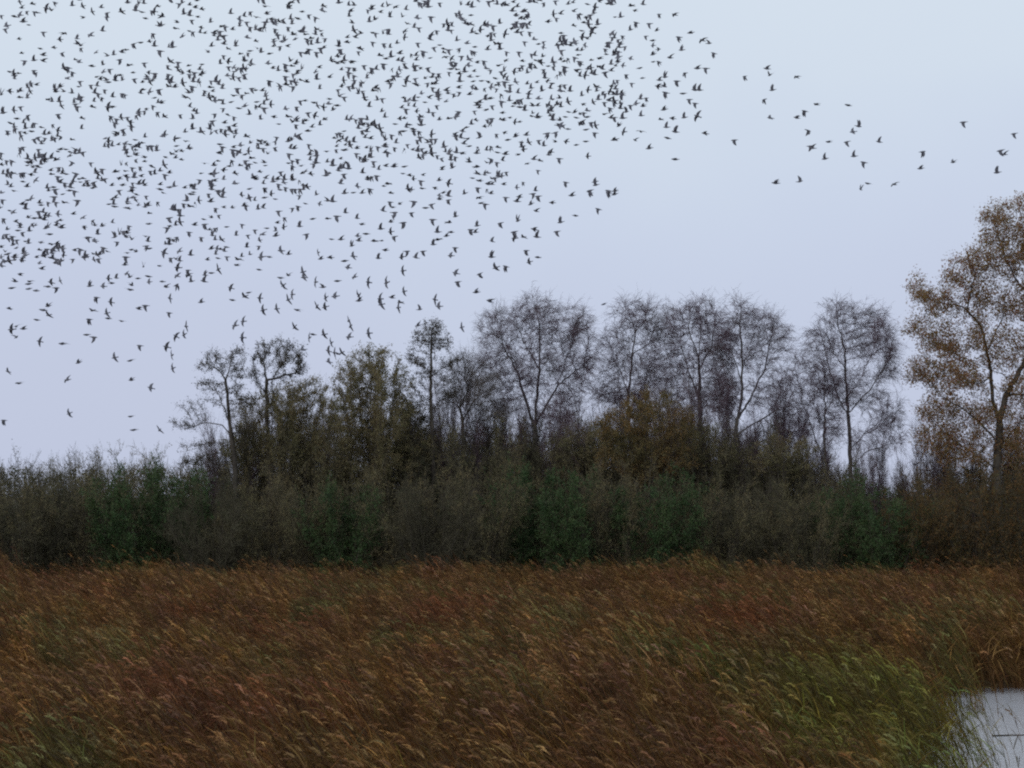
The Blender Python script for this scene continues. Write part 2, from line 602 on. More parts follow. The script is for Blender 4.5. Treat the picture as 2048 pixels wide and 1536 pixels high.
link(tag(bpy.data.objects.new("floating_stick", fast_mesh("floating_stick", [(V, F, 0)], [M["bark"]])), "thin dark stick lying level on the pool", "stick"))


# ------------------------------------------------------------------ trees
def colonize(rng, nodes, par, attr, step, infl, kill, iters, up=0.0):
    nodes = list(map(np.asarray, nodes))
    par = list(par)
    N = np.array(nodes)
    D = np.full(len(attr), 1e9)
    I = np.zeros(len(attr), int)
    for s in range(0, len(N), 64):
        dd = np.linalg.norm(attr[:, None] - N[None, s:s + 64], axis=2)
        k = dd.argmin(1)
        v = dd[np.arange(len(attr)), k]
        u = v < D
        D[u] = v[u]
        I[u] = k[u] + s
    alive = np.ones(len(attr), bool)
    used = {}
    for it in range(iters):
        sel = alive & (D < infl)
        if not sel.any():
            break
        ids = I[sel]
        dirs = norm(attr[sel] - np.array(nodes)[ids])
        un, inv = np.unique(ids, return_inverse=True)
        acc = np.zeros((len(un), 3))
        np.add.at(acc, inv, dirs)
        acc = norm(norm(acc) + rng.normal(0, 0.12, acc.shape) + np.array((0, 0, up)))
        new = []
        for k, i in enumerate(un):
            if used.get(i, 0) >= 3:
                continue
            used[i] = used.get(i, 0) + 1
            new.append((nodes[i] + acc[k] * step, i))
        if not new:
            break
        st = len(nodes)
        for p_, i in new:
            nodes.append(p_)
            par.append(i)
        NN = np.array([p_ for p_, _ in new])
        dd = np.linalg.norm(attr[:, None] - NN[None], axis=2)
        k = dd.argmin(1)
        v = dd[np.arange(len(attr)), k]
        u = v < D
        D[u] = v[u]
        I[u] = k[u] + st
        alive &= D > kill
    return np.array(nodes), np.array(par)


def ell_points(rng, n, ells, Y, base, bias=2.2, gap=-0.25):
    tot = sum(e[2] * e[3] * (e[4] if len(e) > 4 else 1) for e in ells)
    out = []
    for e in ells:
        k = int(round(n * e[2] * e[3] * (e[4] if len(e) > 4 else 1) / tot))
        d = norm(rng.normal(0, 1, (k, 3)))
        r = rng.random(k) ** (1 / bias)
        q = d * r[:, None]
        c = P(e[0], e[1], Y)
        m = Y / FPX
        out.append(c + q * np.array((e[2] * m, min(e[2], e[3]) * m * 0.9, e[3] * m)) - base)
    q = np.concatenate(out)
    o_ = rng.uniform(0, 50, 3)
    keep = np.array([noise.noise(Vector(p_ * 0.62 + o_)) > gap or rng.random() < 0.3 for p_ in q])
    return q[keep]


def make_tree(name, label, cat, seed, Y, stems, ells, n_attr, R0, style, step=0.30, infl=2.6, kill=0.5, leaf=None, bark="bark", twigm="twig", up=0.05, tip=0.006, nleaf=0, ntw=5, group=None):
    """stems: list of pixel polylines, the first one starting at the ground"""
    rng = np.random.default_rng(seed)
    bx = P(stems[0][0][0], stems[0][0][1], Y)
    base = np.array((bx[0], Y, 0.0))
    nodes, par = [np.zeros(3)], [-1]
    for si, st in enumerate(stems):
        tp = np.array([P(px, py, Y) - base for px, py in st])
        if si == 0:
            tp[0] = (0, 0, 0)
        else:
            wob = rng.normal(0, 0.5)
            tp[:, 1] += np.linspace(0, wob * (len(st)), len(st))
        if si == 0:
            cur = 0
        else:
            A = np.array(nodes)
            cur = int(np.argmin(np.linalg.norm(A - tp[0], axis=1)))
            tp[0] = nodes[cur]
        for a_, b_ in zip(tp[:-1], tp[1:]):
            k = max(1, int(np.linalg.norm(b_ - a_) / step))
            for q in range(1, k + 1):
                p_ = a_ + (b_ - a_) * q / k + rng.normal(0, 0.025, 3)
                nodes.append(p_)
                par.append(cur)
                cur = len(nodes) - 1
    nstem = len(nodes)
    at_ = ell_points(rng, n_attr, ells, Y, base, gap=-0.45 if style == 'oak' else -0.25)
    nodes, par = colonize(rng, nodes, par, at_, step, infl, kill, 90, up)
    n = len(nodes)
    kids = np.zeros(n, int)
    np.add.at(kids, par[1:], 1)
    leafs = max(2, int((kids == 0).sum()))
    ex = math.log(leafs) / math.log(R0 / tip)
    acc = np.where(kids == 0, tip ** ex, 0.0)
    for i in range(n - 1, 0, -1):
        acc[par[i]] += acc[i]
    rad = acc ** (1 / ex)
    ci = np.arange(1, n)
    pi = par[1:]
    rp0 = np.minimum(rad[pi], rad[ci] * 1.35)
    big = (rad[ci] > 0.03) | ((ci < nstem) & (rad[ci] > 0.02))
    # root flare
    ch = []
    if big.any():
        V, F = frusta(nodes[pi[big]], nodes[ci[big]] + (nodes[ci[big]] - nodes[pi[big]]) * 0.08, rp0[big], rad[ci[big]], 6)
        ch.append((V, F, 0))
    root = empty(name, base)
    tag(root, label, cat, group)
    link(bpy.data.objects.new("trunk", fast_mesh("trunk", ch, [M[bark]])), root)
    cc = []
    sm = ~big
    V, F = frusta(nodes[pi[sm]], nodes[ci[sm]], np.maximum(rp0[sm], 0.006), np.maximum(rad[ci[sm]], 0.005), 3)
    cc.append((V, F, 0))
    # twigs
    fine = ci[rad[ci] < (0.028 if style != 'oak' else 0.02)]
    src = np.repeat(fine, ntw)
    d0 = norm(nodes[src] - nodes[par[src]])
    N = len(src)
    p0 = nodes[par[src]] + (nodes[src] - nodes[par[src]]) * rng.random((N, 1))
    cen = nodes[fine].mean(0)
    outw = norm(p0 - cen * np.array((1, 1, 0.8)))
    if style == 'birch':
        d = d0 * 0.9 + rng.normal(0, 0.55, (N, 3)) + outw * 0.25 + np.array((0.12, 0, 0.55))
        tw = grow(rng, p0, d, rng.uniform(0.4, 1.15, N), 3, rng.uniform(-0.3, 1.5, N), 0.14)
        V, F = poly_frusta(tw, np.full(N, 0.0062), np.full(N, 0.0042), 3)
        cc.append((V, F, 0))
        k2 = np.repeat(np.arange(N), 7)
        n2 = len(k2)
        f2 = rng.random((n2, 1)) * 2.999
        i2 = f2.astype(int)[:, 0]
        f2 = f2 - i2[:, None]
        q0 = tw[k2, i2] * (1 - f2) + tw[k2, i2 + 1] * f2
        t2 = grow(rng, q0, norm(tw[k2, i2 + 1] - tw[k2, i2]) + rng.normal(0, 0.5, (n2, 3)), rng.uniform(0.2, 0.6, n2), 2, rng.uniform(0, 0.9, n2), 0.12)
        V, F = strips(rng, t2, 0.0052)
        cc.append((V, F, 0))
    else:
        ln = {'alder': (0.2, 0.55), 'oak': (0.25, 0.7), 'willow': (0.3, 0.8)}[style]
        d = d0 * 0.7 + rng.normal(0, 0.6, (N, 3)) + outw * 0.2 + np.array((0.1, 0, 0.35 if style != 'willow' else 0.9))
        tw = grow(rng, p0, d, rng.uniform(*ln, N), 2, rng.uniform(-0.3, 0.6, N), 0.15)
        V, F = poly_frusta(tw, np.full(N, 0.0065), np.full(N, 0.0035), 3)
        cc.append((V, F, 0))
    mats = [M[twigm]]
    if leaf and nleaf:
        # leaves gather on some twigs more than others
        wt = rng.random(N) ** (2.0 if style != 'oak' else 1.0)
        pick = rng.choice(N, nleaf, p=wt / wt.sum())
        f = rng.random((nleaf, 1))
        m_ = tw.shape[1] - 1
        pos = tw[pick, 0] * (1 - f) + tw[pick, m_] * f + rng.normal(0, 0.08 if style != 'oak' else 0.18, (nleaf, 3))
        lsz, asp = {'alder': (0.075, 0.8), 'oak': (0.115, 0.65), 'willow': (0.115, 0.45), 'birch': (0.05, 0.7)}[style]
        V, F = leaves(rng, pos, lsz, asp)
        cc.append((V, F, 1))
        mats.append(M[leaf])
    link(bpy.data.objects.new("crown", fast_mesh("crown", cc, mats)), root)
    return root


GY_ = 1190
trees = []
# leftmost alder: tall bare trunk, layered branches reaching left
make_tree("alder_tree", "leftmost tall alder with layered bare branches reaching left over the scrub", "tree", 1, 106.0,
          [[(474, GY_), (470, 930), (462, 870), (455, 800), (451, 760), (438, 740), (415, 725)],
           [(451, 760), (462, 735), (470, 705)],
           [(463, 865), (445, 850), (410, 845), (365, 858)],
           [(458, 850), (440, 790), (425, 765)],
           [(468, 920), (440, 905), (400, 915), (370, 930)],
           [(462, 890), (430, 885), (395, 890)]],
          [(410, 735, 24, 18, 1.6), (440, 722, 40, 28, 1.3), (475, 722, 22, 38, 1.3), (390, 808, 42, 16), (362, 848, 32, 16, 1.3), (395, 893, 38, 16), (410, 925, 55, 12), (420, 775, 40, 16), (490, 800, 26, 24, 0.7), (470, 770, 30, 26, 0.7), (490, 860, 30, 35, 0.7)],
          950, 0.16, 'alder', leaf="alder_leaf", nleaf=7000, ntw=6, infl=2.2, kill=0.36)
make_tree("alder_tree", "alder with two upright stems and a rounded open crown, second from the left", "tree", 2, 107.5,
          [[(536, GY_), (540, 930), (534, 840), (532, 760), (528, 725)],
           [(538, 900), (550, 830), (548, 760), (566, 735), (585, 722)],
           [(533, 790), (515, 765), (508, 745)],
           [(549, 765), (590, 745), (600, 720)]],
          [(525, 710, 28, 32, 1.3), (565, 705, 46, 28, 1.3), (592, 735, 22, 28), (510, 745, 16, 28), (575, 755, 28, 18)],
          900, 0.14, 'alder', leaf="alder_leaf", nleaf=6000, ntw=6, infl=2.2, kill=0.36)
make_tree("alder_tree", "slender tall alder with a small dark domed top and one straight trunk", "tree", 3, 107.5,
          [[(868, GY_), (866, 900), (861, 800), (862, 720), (863, 660)],
           [(863, 750), (885, 735), (905, 728)],
           [(862, 745), (840, 735), (820, 720)],
           [(864, 820), (890, 790), (915, 785)],
           [(864, 800), (840, 790)]],
          [(862, 670, 36, 34, 1.7), (885, 685, 24, 22, 1.2), (835, 690, 16, 14, 0.8), (830, 718, 26, 18), (895, 725, 28, 16), (840, 760, 26, 22), (900, 775, 26, 22), (845, 820, 26, 30), (830, 860, 20, 30, .6)],
          950, 0.13, 'alder', leaf="alder_leaf", nleaf=8000, ntw=6, infl=2.0, kill=0.36)
# small spreading tree between the slender alder and the broad birch
make_tree("spreading_tree", "low bare spreading tree forking just right of the slender alder", "tree", 4, 109.0,
          [[(928, GY_), (928, 900), (925, 840), (918, 815)],
           [(926, 840), (945, 810), (965, 780)],
           [(927, 850), (955, 840), (985, 838)],
           [(919, 818), (935, 780), (928, 750)]],
          [(925, 740, 40, 36), (965, 770, 32, 34), (935, 790, 45, 34), (985, 825, 34, 28), (900, 800, 22, 30, .6)],
          800, 0.11, 'birch', twigm="twig", ntw=5, infl=2.2, kill=0.42)
BK = dict(bark="birch_bark", twigm="birch_twig", tip=0.0055, kill=0.42, step=0.28)
make_tree("birch_tree", "broad domed bare birch with several ascending limbs, left of the other birches", "birch", 5, 110.5,
          [[(1075, GY_), (1072, 930), (1070, 830), (1078, 740), (1080, 660), (1072, 610)],
           [(1072, 860), (1045, 780), (1028, 720), (1010, 680)],
           [(1072, 850), (1115, 770), (1140, 700), (1150, 650)],
           [(1040, 745), (1005, 690), (995, 640)],
           [(1078, 740), (1045, 680), (1030, 640)],
           [(1118, 765), (1160, 735), (1178, 715)],
           [(1073, 900), (1120, 870), (1125, 780)]],
          [(1075, 650, 58, 56, 1.2), (1140, 665, 46, 56, 1.2), (1000, 670, 48, 56, 1.1), (985, 730, 44, 44), (1060, 740, 80, 70, .8), (1145, 750, 46, 62), (1180, 700, 20, 40, .6), (1010, 800, 55, 40, .7), (1100, 820, 60, 45, .7), (1065, 610, 26, 24)],
          2600, 0.17, 'birch', ntw=4, **BK)
make_tree("birch_tree", "thin open birch with a wandering leader between the broad birch and the birch group", "birch", 6, 111.5,
          [[(1262, GY_), (1262, 930), (1256, 800), (1264, 720), (1271, 665), (1262, 635), (1250, 622)],
           [(1258, 790), (1240, 740), (1225, 715)],
           [(1266, 710), (1295, 690), (1305, 660)],
           [(1271, 665), (1290, 640), (1295, 610)],
           [(1257, 830), (1285, 780), (1300, 740)]],
          [(1265, 640, 44, 44, 1.0), (1230, 690, 34, 34), (1300, 665, 36, 46), (1250, 730, 44, 34, 1.4), (1295, 740, 40, 42, 1.2), (1225, 740, 26, 30), (1210, 790, 28, 28, .7), (1255, 790, 50, 40)],
          1600, 0.11, 'birch', ntw=5, **BK)
make_tree("birch_tree", "dense purple-brown bare birch in the middle of the birch group", "birch", 7, 111.0,
          [[(1408, GY_), (1404, 930), (1400, 820), (1398, 720), (1402, 640)],
           [(1400, 800), (1370, 730), (1348, 670), (1340, 640)],
           [(1399, 740), (1425, 690), (1432, 640)],
           [(1399, 720), (1375, 660), (1378, 620)]],
          [(1350, 660, 34, 52, 1.0), (1405, 645, 46, 52, 1.2), (1440, 665, 34, 52), (1350, 730, 46, 46), (1415, 730, 55, 55), (1380, 790, 50, 40), (1435, 790, 40, 45, .8), (1335, 790, 34, 40, .7)],
          2500, 0.14, 'birch', ntw=4, **BK)
make_tree("birch_tree", "birch whose trunk forks low into a wide vee, right of the dense birch", "birch", 8, 109.8,
          [[(1468, GY_), (1464, 930), (1470, 880), (1474, 842), (1484, 790), (1484, 700), (1480, 650), (1482, 615)],
           [(1464, 905), (1440, 850), (1425, 800), (1412, 760)],
           [(1474, 842), (1500, 800), (1530, 740), (1545, 680), (1555, 640)],
           [(1474, 842), (1455, 815), (1430, 790)],
           [(1480, 875), (1520, 840), (1555, 820)],
           [(1484, 760), (1465, 720), (1455, 680)]],
          [(1485, 640, 36, 46, 1.0), (1535, 660, 40, 46, 1.0), (1560, 685, 26, 42), (1510, 710, 50, 44), (1450, 700, 40, 52), (1455, 790, 48, 40), (1560, 790, 40, 60, .9), (1525, 800, 50, 50, .6), (1565, 860, 40, 45, .7)],
          2400, 0.15, 'birch', ntw=4, **BK)
make_tree("birch_tree", "small bare birch standing close on the left of the single domed birch", "birch", 9, 109.0,
          [[(1655, GY_), (1654, 940), (1648, 880), (1650, 790), (1650, 750)],
           [(1652, 930), (1632, 880), (1618, 830), (1605, 800)],
           [(1649, 830), (1665, 800), (1672, 770)],
           [(1650, 850), (1630, 810)]],
          [(1640, 770, 40, 50, 1), (1610, 800, 34, 48, 1), (1670, 800, 30, 48), (1640, 850, 50, 40), (1600, 740, 22, 40, .6)],
          1100, 0.1, 'birch', ntw=5, **BK)
make_tree("birch_tree", "tall single birch with an oval crown and clear trunk, nearest to the oak", "birch", 10, 109.6,
          [[(1702, GY_), (1701, 940), (1700, 880), (1696, 835), (1692, 770), (1690, 700), (1676, 650), (1674, 610)],
           [(1697, 840), (1675, 790), (1660, 740), (1648, 690), (1640, 660)],
           [(1693, 800), (1718, 750), (1735, 690), (1742, 640)],
           [(1702, 895), (1730, 870), (1770, 850), (1800, 842)],
           [(1697, 830), (1735, 780), (1760, 730), (1768, 700)],
           [(1690, 740), (1660, 690), (1650, 650)],
           [(1704, 940), (1730, 905), (1770, 890), (1800, 885)],
           [(1700, 890), (1675, 865), (1655, 855)]],
          [(1678, 640, 36, 46, 1.2), (1735, 655, 40, 46, 1.2), (1640, 690, 34, 44, 1.0), (1768, 690, 28, 46, 1.0), (1695, 700, 60, 44, .8), (1625, 730, 24, 30, .8), (1775, 740, 24, 30, .7), (1700, 780, 75, 45, .35), (1770, 830, 36, 40, .7), (1740, 880, 45, 30, .5), (1785, 880, 30, 30, .5)],
          2200, 0.135, 'birch', ntw=4, **BK)
# willows: many-stemmed domes of thin wands with a haze of olive leaves
def willow(label, seed, Y, cx, base_w, top, ells, n_attr, nleaf, leaf="willow_leaf", nst=7):
    rr = random.Random(seed)
    st = [[(cx, GY_), (cx + 2, 1000), (cx + rr.uniform(-6, 6), (top + 1000) / 2), (cx + rr.uniform(-10, 10), top + 30)]]
    for q in range(nst):
        f = (q + 0.5) / nst * 2 - 1
        st.append([(cx, 1060 + rr.uniform(-20, 20)), (cx + f * base_w * 0.4, 960), (cx + f * base_w * 0.8, (top + 960) / 2 + abs(f) * 30), (cx + f * base_w * 0.95, top + 40 + 70 * f * f + rr.uniform(0, 30))])
    make_tree("willow_tree", label, "willow", seed, Y, st, ells, n_attr, 0.13, 'willow', leaf=leaf, nleaf=nleaf, ntw=4, infl=1.8, kill=0.42, step=0.3, up=0.25, tip=0.006)


willow("upright willow with thin olive wands between the two left alders", 31, 108.0, 500, 40, 800, [(500, 850, 45, 60), (490, 900, 55, 50), (525, 820, 30, 40)], 800, 12000)
willow("loose olive willow just right of the twin-stemmed alder", 32, 107.0, 590, 55, 765, [(575, 820, 48, 52), (615, 810, 40, 52), (590, 890, 75, 60), (635, 790, 22, 40, .7)], 1500, 22000)
willow("large bushy olive willow, the biggest leafy dome left of the slender alder", 33, 106.5, 740, 75, 705, [(740, 752, 66, 56, 1.3), (700, 790, 45, 50), (790, 780, 42, 55), (740, 850, 95, 70), (735, 920, 100, 50), (680, 845, 36, 60, .8)], 2800, 46000, nst=10)
willow("bare-topped willow between the big leafy willow and the slender alder", 34, 108.0, 815, 30, 790, [(812, 850, 40, 62), (830, 905, 50, 50)], 800, 14000)
willow("golden-brown rounded willow under the thin open birch", 35, 104.0, 1290, 85, 785, [(1300, 835, 62, 52, 1.2), (1240, 860, 55, 50), (1350, 865, 50, 48), (1290, 915, 110, 50)], 2100, 28000, "gold_leaf", nst=9)
willow("low thin willow at the right foot of the broad birch", 36, 107.0, 1165, 45, 850, [(1165, 890, 55, 48), (1130, 910, 45, 40), (1200, 905, 40, 40)], 700, 8000)
willow("low thin willow at the foot of the dense birch", 37, 107.0, 1410, 45, 850, [(1405, 895, 55, 48), (1450, 915, 45, 40)], 700, 8000)
willow("low pale willow between the forked birch and the small birch", 38, 106.0, 1565, 55, 870, [(1555, 910, 60, 42), (1600, 915, 45, 40), (1520, 925, 40, 30)], 700, 7000)
# oak on the right
make_tree("oak_tree", "large brown-leaved oak at the right edge, cut by the frame", "oak", 12, 106.0,
          [[(1994, GY_), (1994, 960), (1996, 900), (1999, 840), (2012, 790), (2040, 740), (2068, 680), (2070, 600), (2058, 530), (2050, 470)],
           [(1998, 850), (1988, 800), (1986, 740), (1978, 690), (1968, 640), (1962, 590)],
           [(2030, 755), (2000, 742), (1960, 720), (1915, 690), (1870, 680)],
           [(1986, 750), (1950, 770), (1910, 765), (1860, 775)],
           [(1968, 640), (1930, 610), (1890, 600), (1850, 585)],
           [(1962, 590), (1945, 550), (1925, 520)],
           [(2068, 600), (2035, 560), (2010, 500), (1995, 440)],
           [(2070, 660), (2110, 620), (2160, 600)],
           [(1996, 890), (1950, 840), (1910, 815), (1875, 800)],
           [(1995, 930), (1930, 890), (1880, 840), (1855, 815)],
           [(2058, 530), (2090, 470), (2100, 430)],
           [(2012, 790), (2060, 790), (2120, 760), (2180, 730)],
           [(1985, 700), (2005, 640), (2015, 590)],
           [(2000, 900), (2040, 850), (2070, 820)]],
          [(2000, 450, 44, 52, 1.4), (2045, 440, 40, 50, 1.3), (1980, 520, 55, 50, 1.4), (2050, 520, 60, 70, 1.5), (1925, 560, 50, 48, 1.3), (1870, 600, 50, 38, 1.2), (1840, 580, 26, 34, .9), (1980, 610, 65, 40, 1.2), (2045, 610, 50, 50, 1.3), (1850, 660, 48, 34, 1.4), (1900, 690, 55, 34, 1.2), (1975, 690, 60, 44, 1.1), (1848, 745, 50, 38, 1.4), (1920, 765, 65, 40, 1.1), (2040, 700, 55, 50, 1.2), (1880, 815, 55, 40, 1.1), (1955, 840, 70, 50, 1.1), (1870, 880, 48, 42, .9), (1930, 900, 60, 40, .9), (2045, 790, 55, 60, 1.2), (2050, 880, 60, 50, 1.0), (2120, 640, 70, 90, 1), (2130, 760, 70, 80, .8), (2160, 560, 60, 90, .7)],
          5200, 0.25, 'oak', leaf="oak_leaf", nleaf=82000, ntw=3, infl=2.4, kill=0.40, tip=0.006, up=0.1)


# ------------------------------------------------------------------ bushes
def bush_proto(seed, style):
    """unit-size bush 7 m tall, about 5 m wide -> (stem mesh, crown mesh)"""
    rng = np.random.default_rng(seed)
    H, W = 7.0, 2.6
    ns = {'sapling': 13, 'bare': 46, 'olive': 40, 'holly': 14, 'rust': 30, 'willow': 50}[style]
    a = rng.uniform(0, 2 * math.pi, ns)
    r = np.sqrt(rng.random(ns))
    p0 = np.stack([np.cos(a) * r * 0.8, np.sin(a) * r * 0.8, np.zeros(ns)], 1)
    spread = {'sapling': 0.52, 'bare': 0.6, 'olive': 0.6, 'holly': 0.4, 'rust': 0.55, 'willow': 0.36}[style]
    d0 = np.stack([np.cos(a) * r * spread, np.sin(a) * r * spread, np.ones(ns)], 1) + rng.normal(0, 0.06, (ns, 3))
    Ln = H * rng.uniform(0.74, 0.98, ns) * (1.0 - 0.16 * r)
    st = grow(rng, p0, d0, Ln, 8, rng.uniform(-0.15, 0.3, ns), 0.06)
    stems = [poly_frusta(st, rng.uniform(0.025, 0.05, ns), np.full(ns, 0.008), 5) + (0,)]
    # side branches
    nb = {'sapling': 620, 'bare': 900, 'olive': 800, 'holly': 600, 'rust': 700, 'willow': 800}[style]
    k = rng.integers(0, ns, nb)
    s = rng.uniform(0.12, 1.0, nb) * 7.999
    i = s.astype(int)
    f = (s - i)[:, None]
    b0 = st[k, i] * (1 - f) + st[k, i + 1] * f
    sd_ = norm(st[k, i + 1] - st[k, i])
    out = norm(b0 * np.array((1, 1, 0)) + 1e-3)
    upw = {'sapling': 0.3, 'bare': 0.3, 'olive': 0.35, 'holly': 0.1, 'rust': 0.25, 'willow': 1.3}[style]
    bd = sd_ * 0.5 + out * 0.5 + rng.normal(0, 0.6, (nb, 3)) + np.array((0.08, 0, upw))
    bl = rng.uniform(0.5, 1.5, nb) * np.where(s > 6.5, 0.7, 1.0)
    bp_ = grow(rng, b0, bd, bl, 3, rng.uniform(-0.2, 0.5, nb), 0.12)
    bw = 0.007 if style == 'sapling' else 0.011
    V, F = poly_frusta(bp_, np.full(nb, bw), np.full(nb, bw * 0.45), 3)
    cc = [(V, F, 0)]
    # twigs
    nt_ = {'sapling': 9000, 'bare': 8500, 'olive': 5200, 'holly': 2500, 'rust': 3600, 'willow': 4200}[style]
    k = rng.integers(0, nb, nt_)
    s = rng.uniform(0.0, 2.999, nt_)
    i = s.astype(int)
    f = (s - i)[:, None]
    t0 = bp_[k, i] * (1 - f) + bp_[k, i + 1] * f
    td = norm(bp_[k, i + 1] - bp_[k, i]) * 0.7 + rng.normal(0, 0.5, (nt_, 3)) + np.array((0.08, 0, 0.35 + 0.5 * upw))
    tw = grow(rng, t0, td, rng.uniform(0.25, 0.75, nt_), 2, rng.uniform(-0.2, 0.4, nt_), 0.12)
    V, F = strips(rng, tw, 0.0075 if style != 'sapling' else 0.0042)
    cc.append((V, F, 0))
    nl = {'sapling': 2600, 'bare': 13000, 'olive': 18000, 'holly': 26000, 'rust': 20000, 'willow': 15000}[style]
    lf = {'sapling': "willow_leaf", 'bare': "dead_leaf", 'olive': "willow_leaf", 'holly': "holly_leaf", 'rust': "rust_leaf", 'willow': "willow_leaf"}[style]
    wt = rng.random(nt_) ** 1.5
    pick = rng.choice(nt_, nl, p=wt / wt.sum())
    f = rng.random((nl, 1))
    pos = tw[pick, 0] * (1 - f) + tw[pick, 2] * f + rng.normal(0, 0.06, (nl, 3))
    sz, asp = {'sapling': (0.06, 0.5), 'bare': (0.07, 0.7), 'olive': (0.095, 0.4), 'holly': (0.10, 0.6), 'rust': (0.085, 0.7), 'willow': (0.10, 0.35)}[style]
    V, F = leaves(rng, pos, sz, asp)
    cc.append((V, F, 1))
    return fast_mesh("bush_stems", stems, [M["bark"]]), fast_mesh("bush_crown", cc, [M["scrub_twig" if style != 'sapling' else "birch_twig"], M[lf]])


protos = {s: [bush_proto(100 + 10 * q + v, s) for v in range(2)] for q, s in enumerate(('bare', 'olive', 'holly', 'rust', 'sapling'))}
LOOK = {'bare': "dark leafless grey-brown bush", 'olive': "dull olive half-leafy bush", 'holly': "dark green evergreen bush", 'rust': "rusty brown leafy bush", 'willow': "upright olive willow with many wand-like stems"}
ORD = ["first", "second", "third", "fourth", "fifth", "sixth", "seventh", "eighth", "ninth", "tenth", "eleventh", "twelfth", "thirteenth", "fourteenth", "fifteenth", "sixteenth", "seventeenth", "eighteenth", "nineteenth"]
ORD += ["twentieth"] + ["twenty-" + o for o in ORD[:9]] + ["thirtieth"] + ["thirty-" + o for o in ORD[:9]] + ["fortieth"] + ["forty-" + o for o in ORD[:9]] + ["fiftieth"] + ["fifty-" + o for o in ORD[:9]]


def bush(px, top, wpx, style, Y, label, group, seed, name="bush"):
    rr = random.Random(seed)
    X = (px - 1024) / FPX * Y
    Hh = CAMZ + (990 - top) / FPX * Y
    o = empty(name, (X, Y, 0))
    o.rotation_euler = (0, 0, rr.uniform(-0.5, 0.5) + rr.choice((0, math.pi)) * 0)
    sx = wpx / FPX * Y / 5.2
    o.scale = (sx, sx, Hh / 7.0)
    a_, c_ = protos[style][seed % 2]
    link(bpy.data.objects.new("trunk", a_), o)
    link(bpy.data.objects.new("crown", c_), o)
    tag(o, label, "willow" if style == 'willow' else "bush", group)
    return o


front = [(-15, 895, 190, 'olive'), (85, 925, 170, 'bare'), (170, 890, 190, 'olive'), (262, 895, 160, 'holly'), (350, 892, 160, 'holly'), (430, 935, 150, 'bare'), (510, 945, 150, 'olive'), (600, 915, 170, 'olive'), (690, 930, 150, 'holly'), (775, 905, 170, 'olive'), (870, 925, 150, 'bare'), (960, 900, 170, 'olive'), (1060, 890, 160, 'holly'), (1150, 920, 160, 'holly'), (1240, 885, 170, 'olive'), (1330, 915, 170, 'holly'), (1425, 920, 170, 'olive'), (1520, 940, 160, 'bare'), (1605, 935, 150, 'olive'), (1690, 920, 150, 'holly'), (1765, 965, 160, 'holly'), (1845, 945, 150, 'rust'), (1925, 900, 180, 'rust'), (2035, 865, 200, 'rust')]
for k, (px, top, wpx, s_) in enumerate(front):
    bush(px, top, wpx, s_, 98.6 + (k * 7 % 5) * 0.55, f"{LOOK[s_]}, {ORD[k]} from the left along the hedge behind the reeds", "bushes along the hedge behind the reeds", k)
back = [(50, 878, 150, 'bare', "behind the left end of the hedge"), (150, 884, 150, 'bare', "rising behind the hedge well left of the leftmost alder"), (245, 862, 150, 'olive', "with the highest leafy top left of the alders"), (325, 872, 150, 'olive', "just left of the leftmost alder"),
                (905, 850, 150, 'bare', "at the foot of the slender alder"), (1000, 825, 170, 'bare', "under the left side of the broad birch"), (1100, 820, 170, 'olive', "under the right side of the broad birch"), (630, 800, 160, 'olive', "left of the foot of the big bushy willow"), (840, 850, 150, 'olive', "left of the foot of the slender alder"), (1215, 820, 150, 'olive', "under the thin open birch"),
        (1385, 830, 160, 'olive', "at the foot of the dense birch"), (1485, 870, 160, 'olive', "at the foot of the forked birch"), (1575, 885, 160, 'olive', "between the forked birch and the small birch"), (1780, 945, 150, 'bare', "in the gap between the single birch and the oak"), (1885, 890, 160, 'rust', "left of the oak trunk"), (2000, 835, 190, 'rust', "around the foot of the oak trunk")]
back += [(455, 870, 120, 'bare', "at the foot of the leftmost alder"), (545, 815, 150, 'olive', "at the foot of the twin-stemmed alder"), (690, 805, 160, 'olive', "under the left half of the big bushy willow"), (790, 800, 160, 'olive', "under the right half of the big bushy willow"), (870, 832, 155, 'bare', "close round the trunk of the slender alder"),
         (950, 827, 165, 'olive', "close round the low spreading tree"), (1050, 797, 175, 'bare', "close round the trunk of the broad birch"), (1160, 850, 150, 'olive', "under the right edge of the broad birch"), (1270, 832, 175, 'bare', "close round the trunk of the thin open birch"), (1350, 812, 165, 'bare', "left of the trunk of the dense birch"),
         (1430, 827, 155, 'bare', "right of the trunk of the dense birch"), (1510, 842, 165, 'bare', "right of the trunk of the forked birch"), (1625, 895, 140, 'olive', "left of the trunk of the small birch"), (1690, 925, 120, 'bare', "close round the trunk of the single domed birch"), (1950, 905, 150, 'olive', "tucked behind the oak trunk")]
for k, (px, top, wpx, s_, wh) in enumerate(back):
    look = {'willow': "upright olive willow", 'bare': "leafless twiggy bush", 'olive': "half-leafy olive bush", 'rust': "rusty brown bush"}[s_]
    if 440 < px < 1660:
        top, wpx = top - 18, wpx + 10
    bush(px, top, wpx, s_, 107.5 + (k * 5 % 7) * 0.8, f"{look} {wh}", "willows and bushes behind the hedge", 50 + k, "willow_bush" if s_ == 'willow' else "bush")

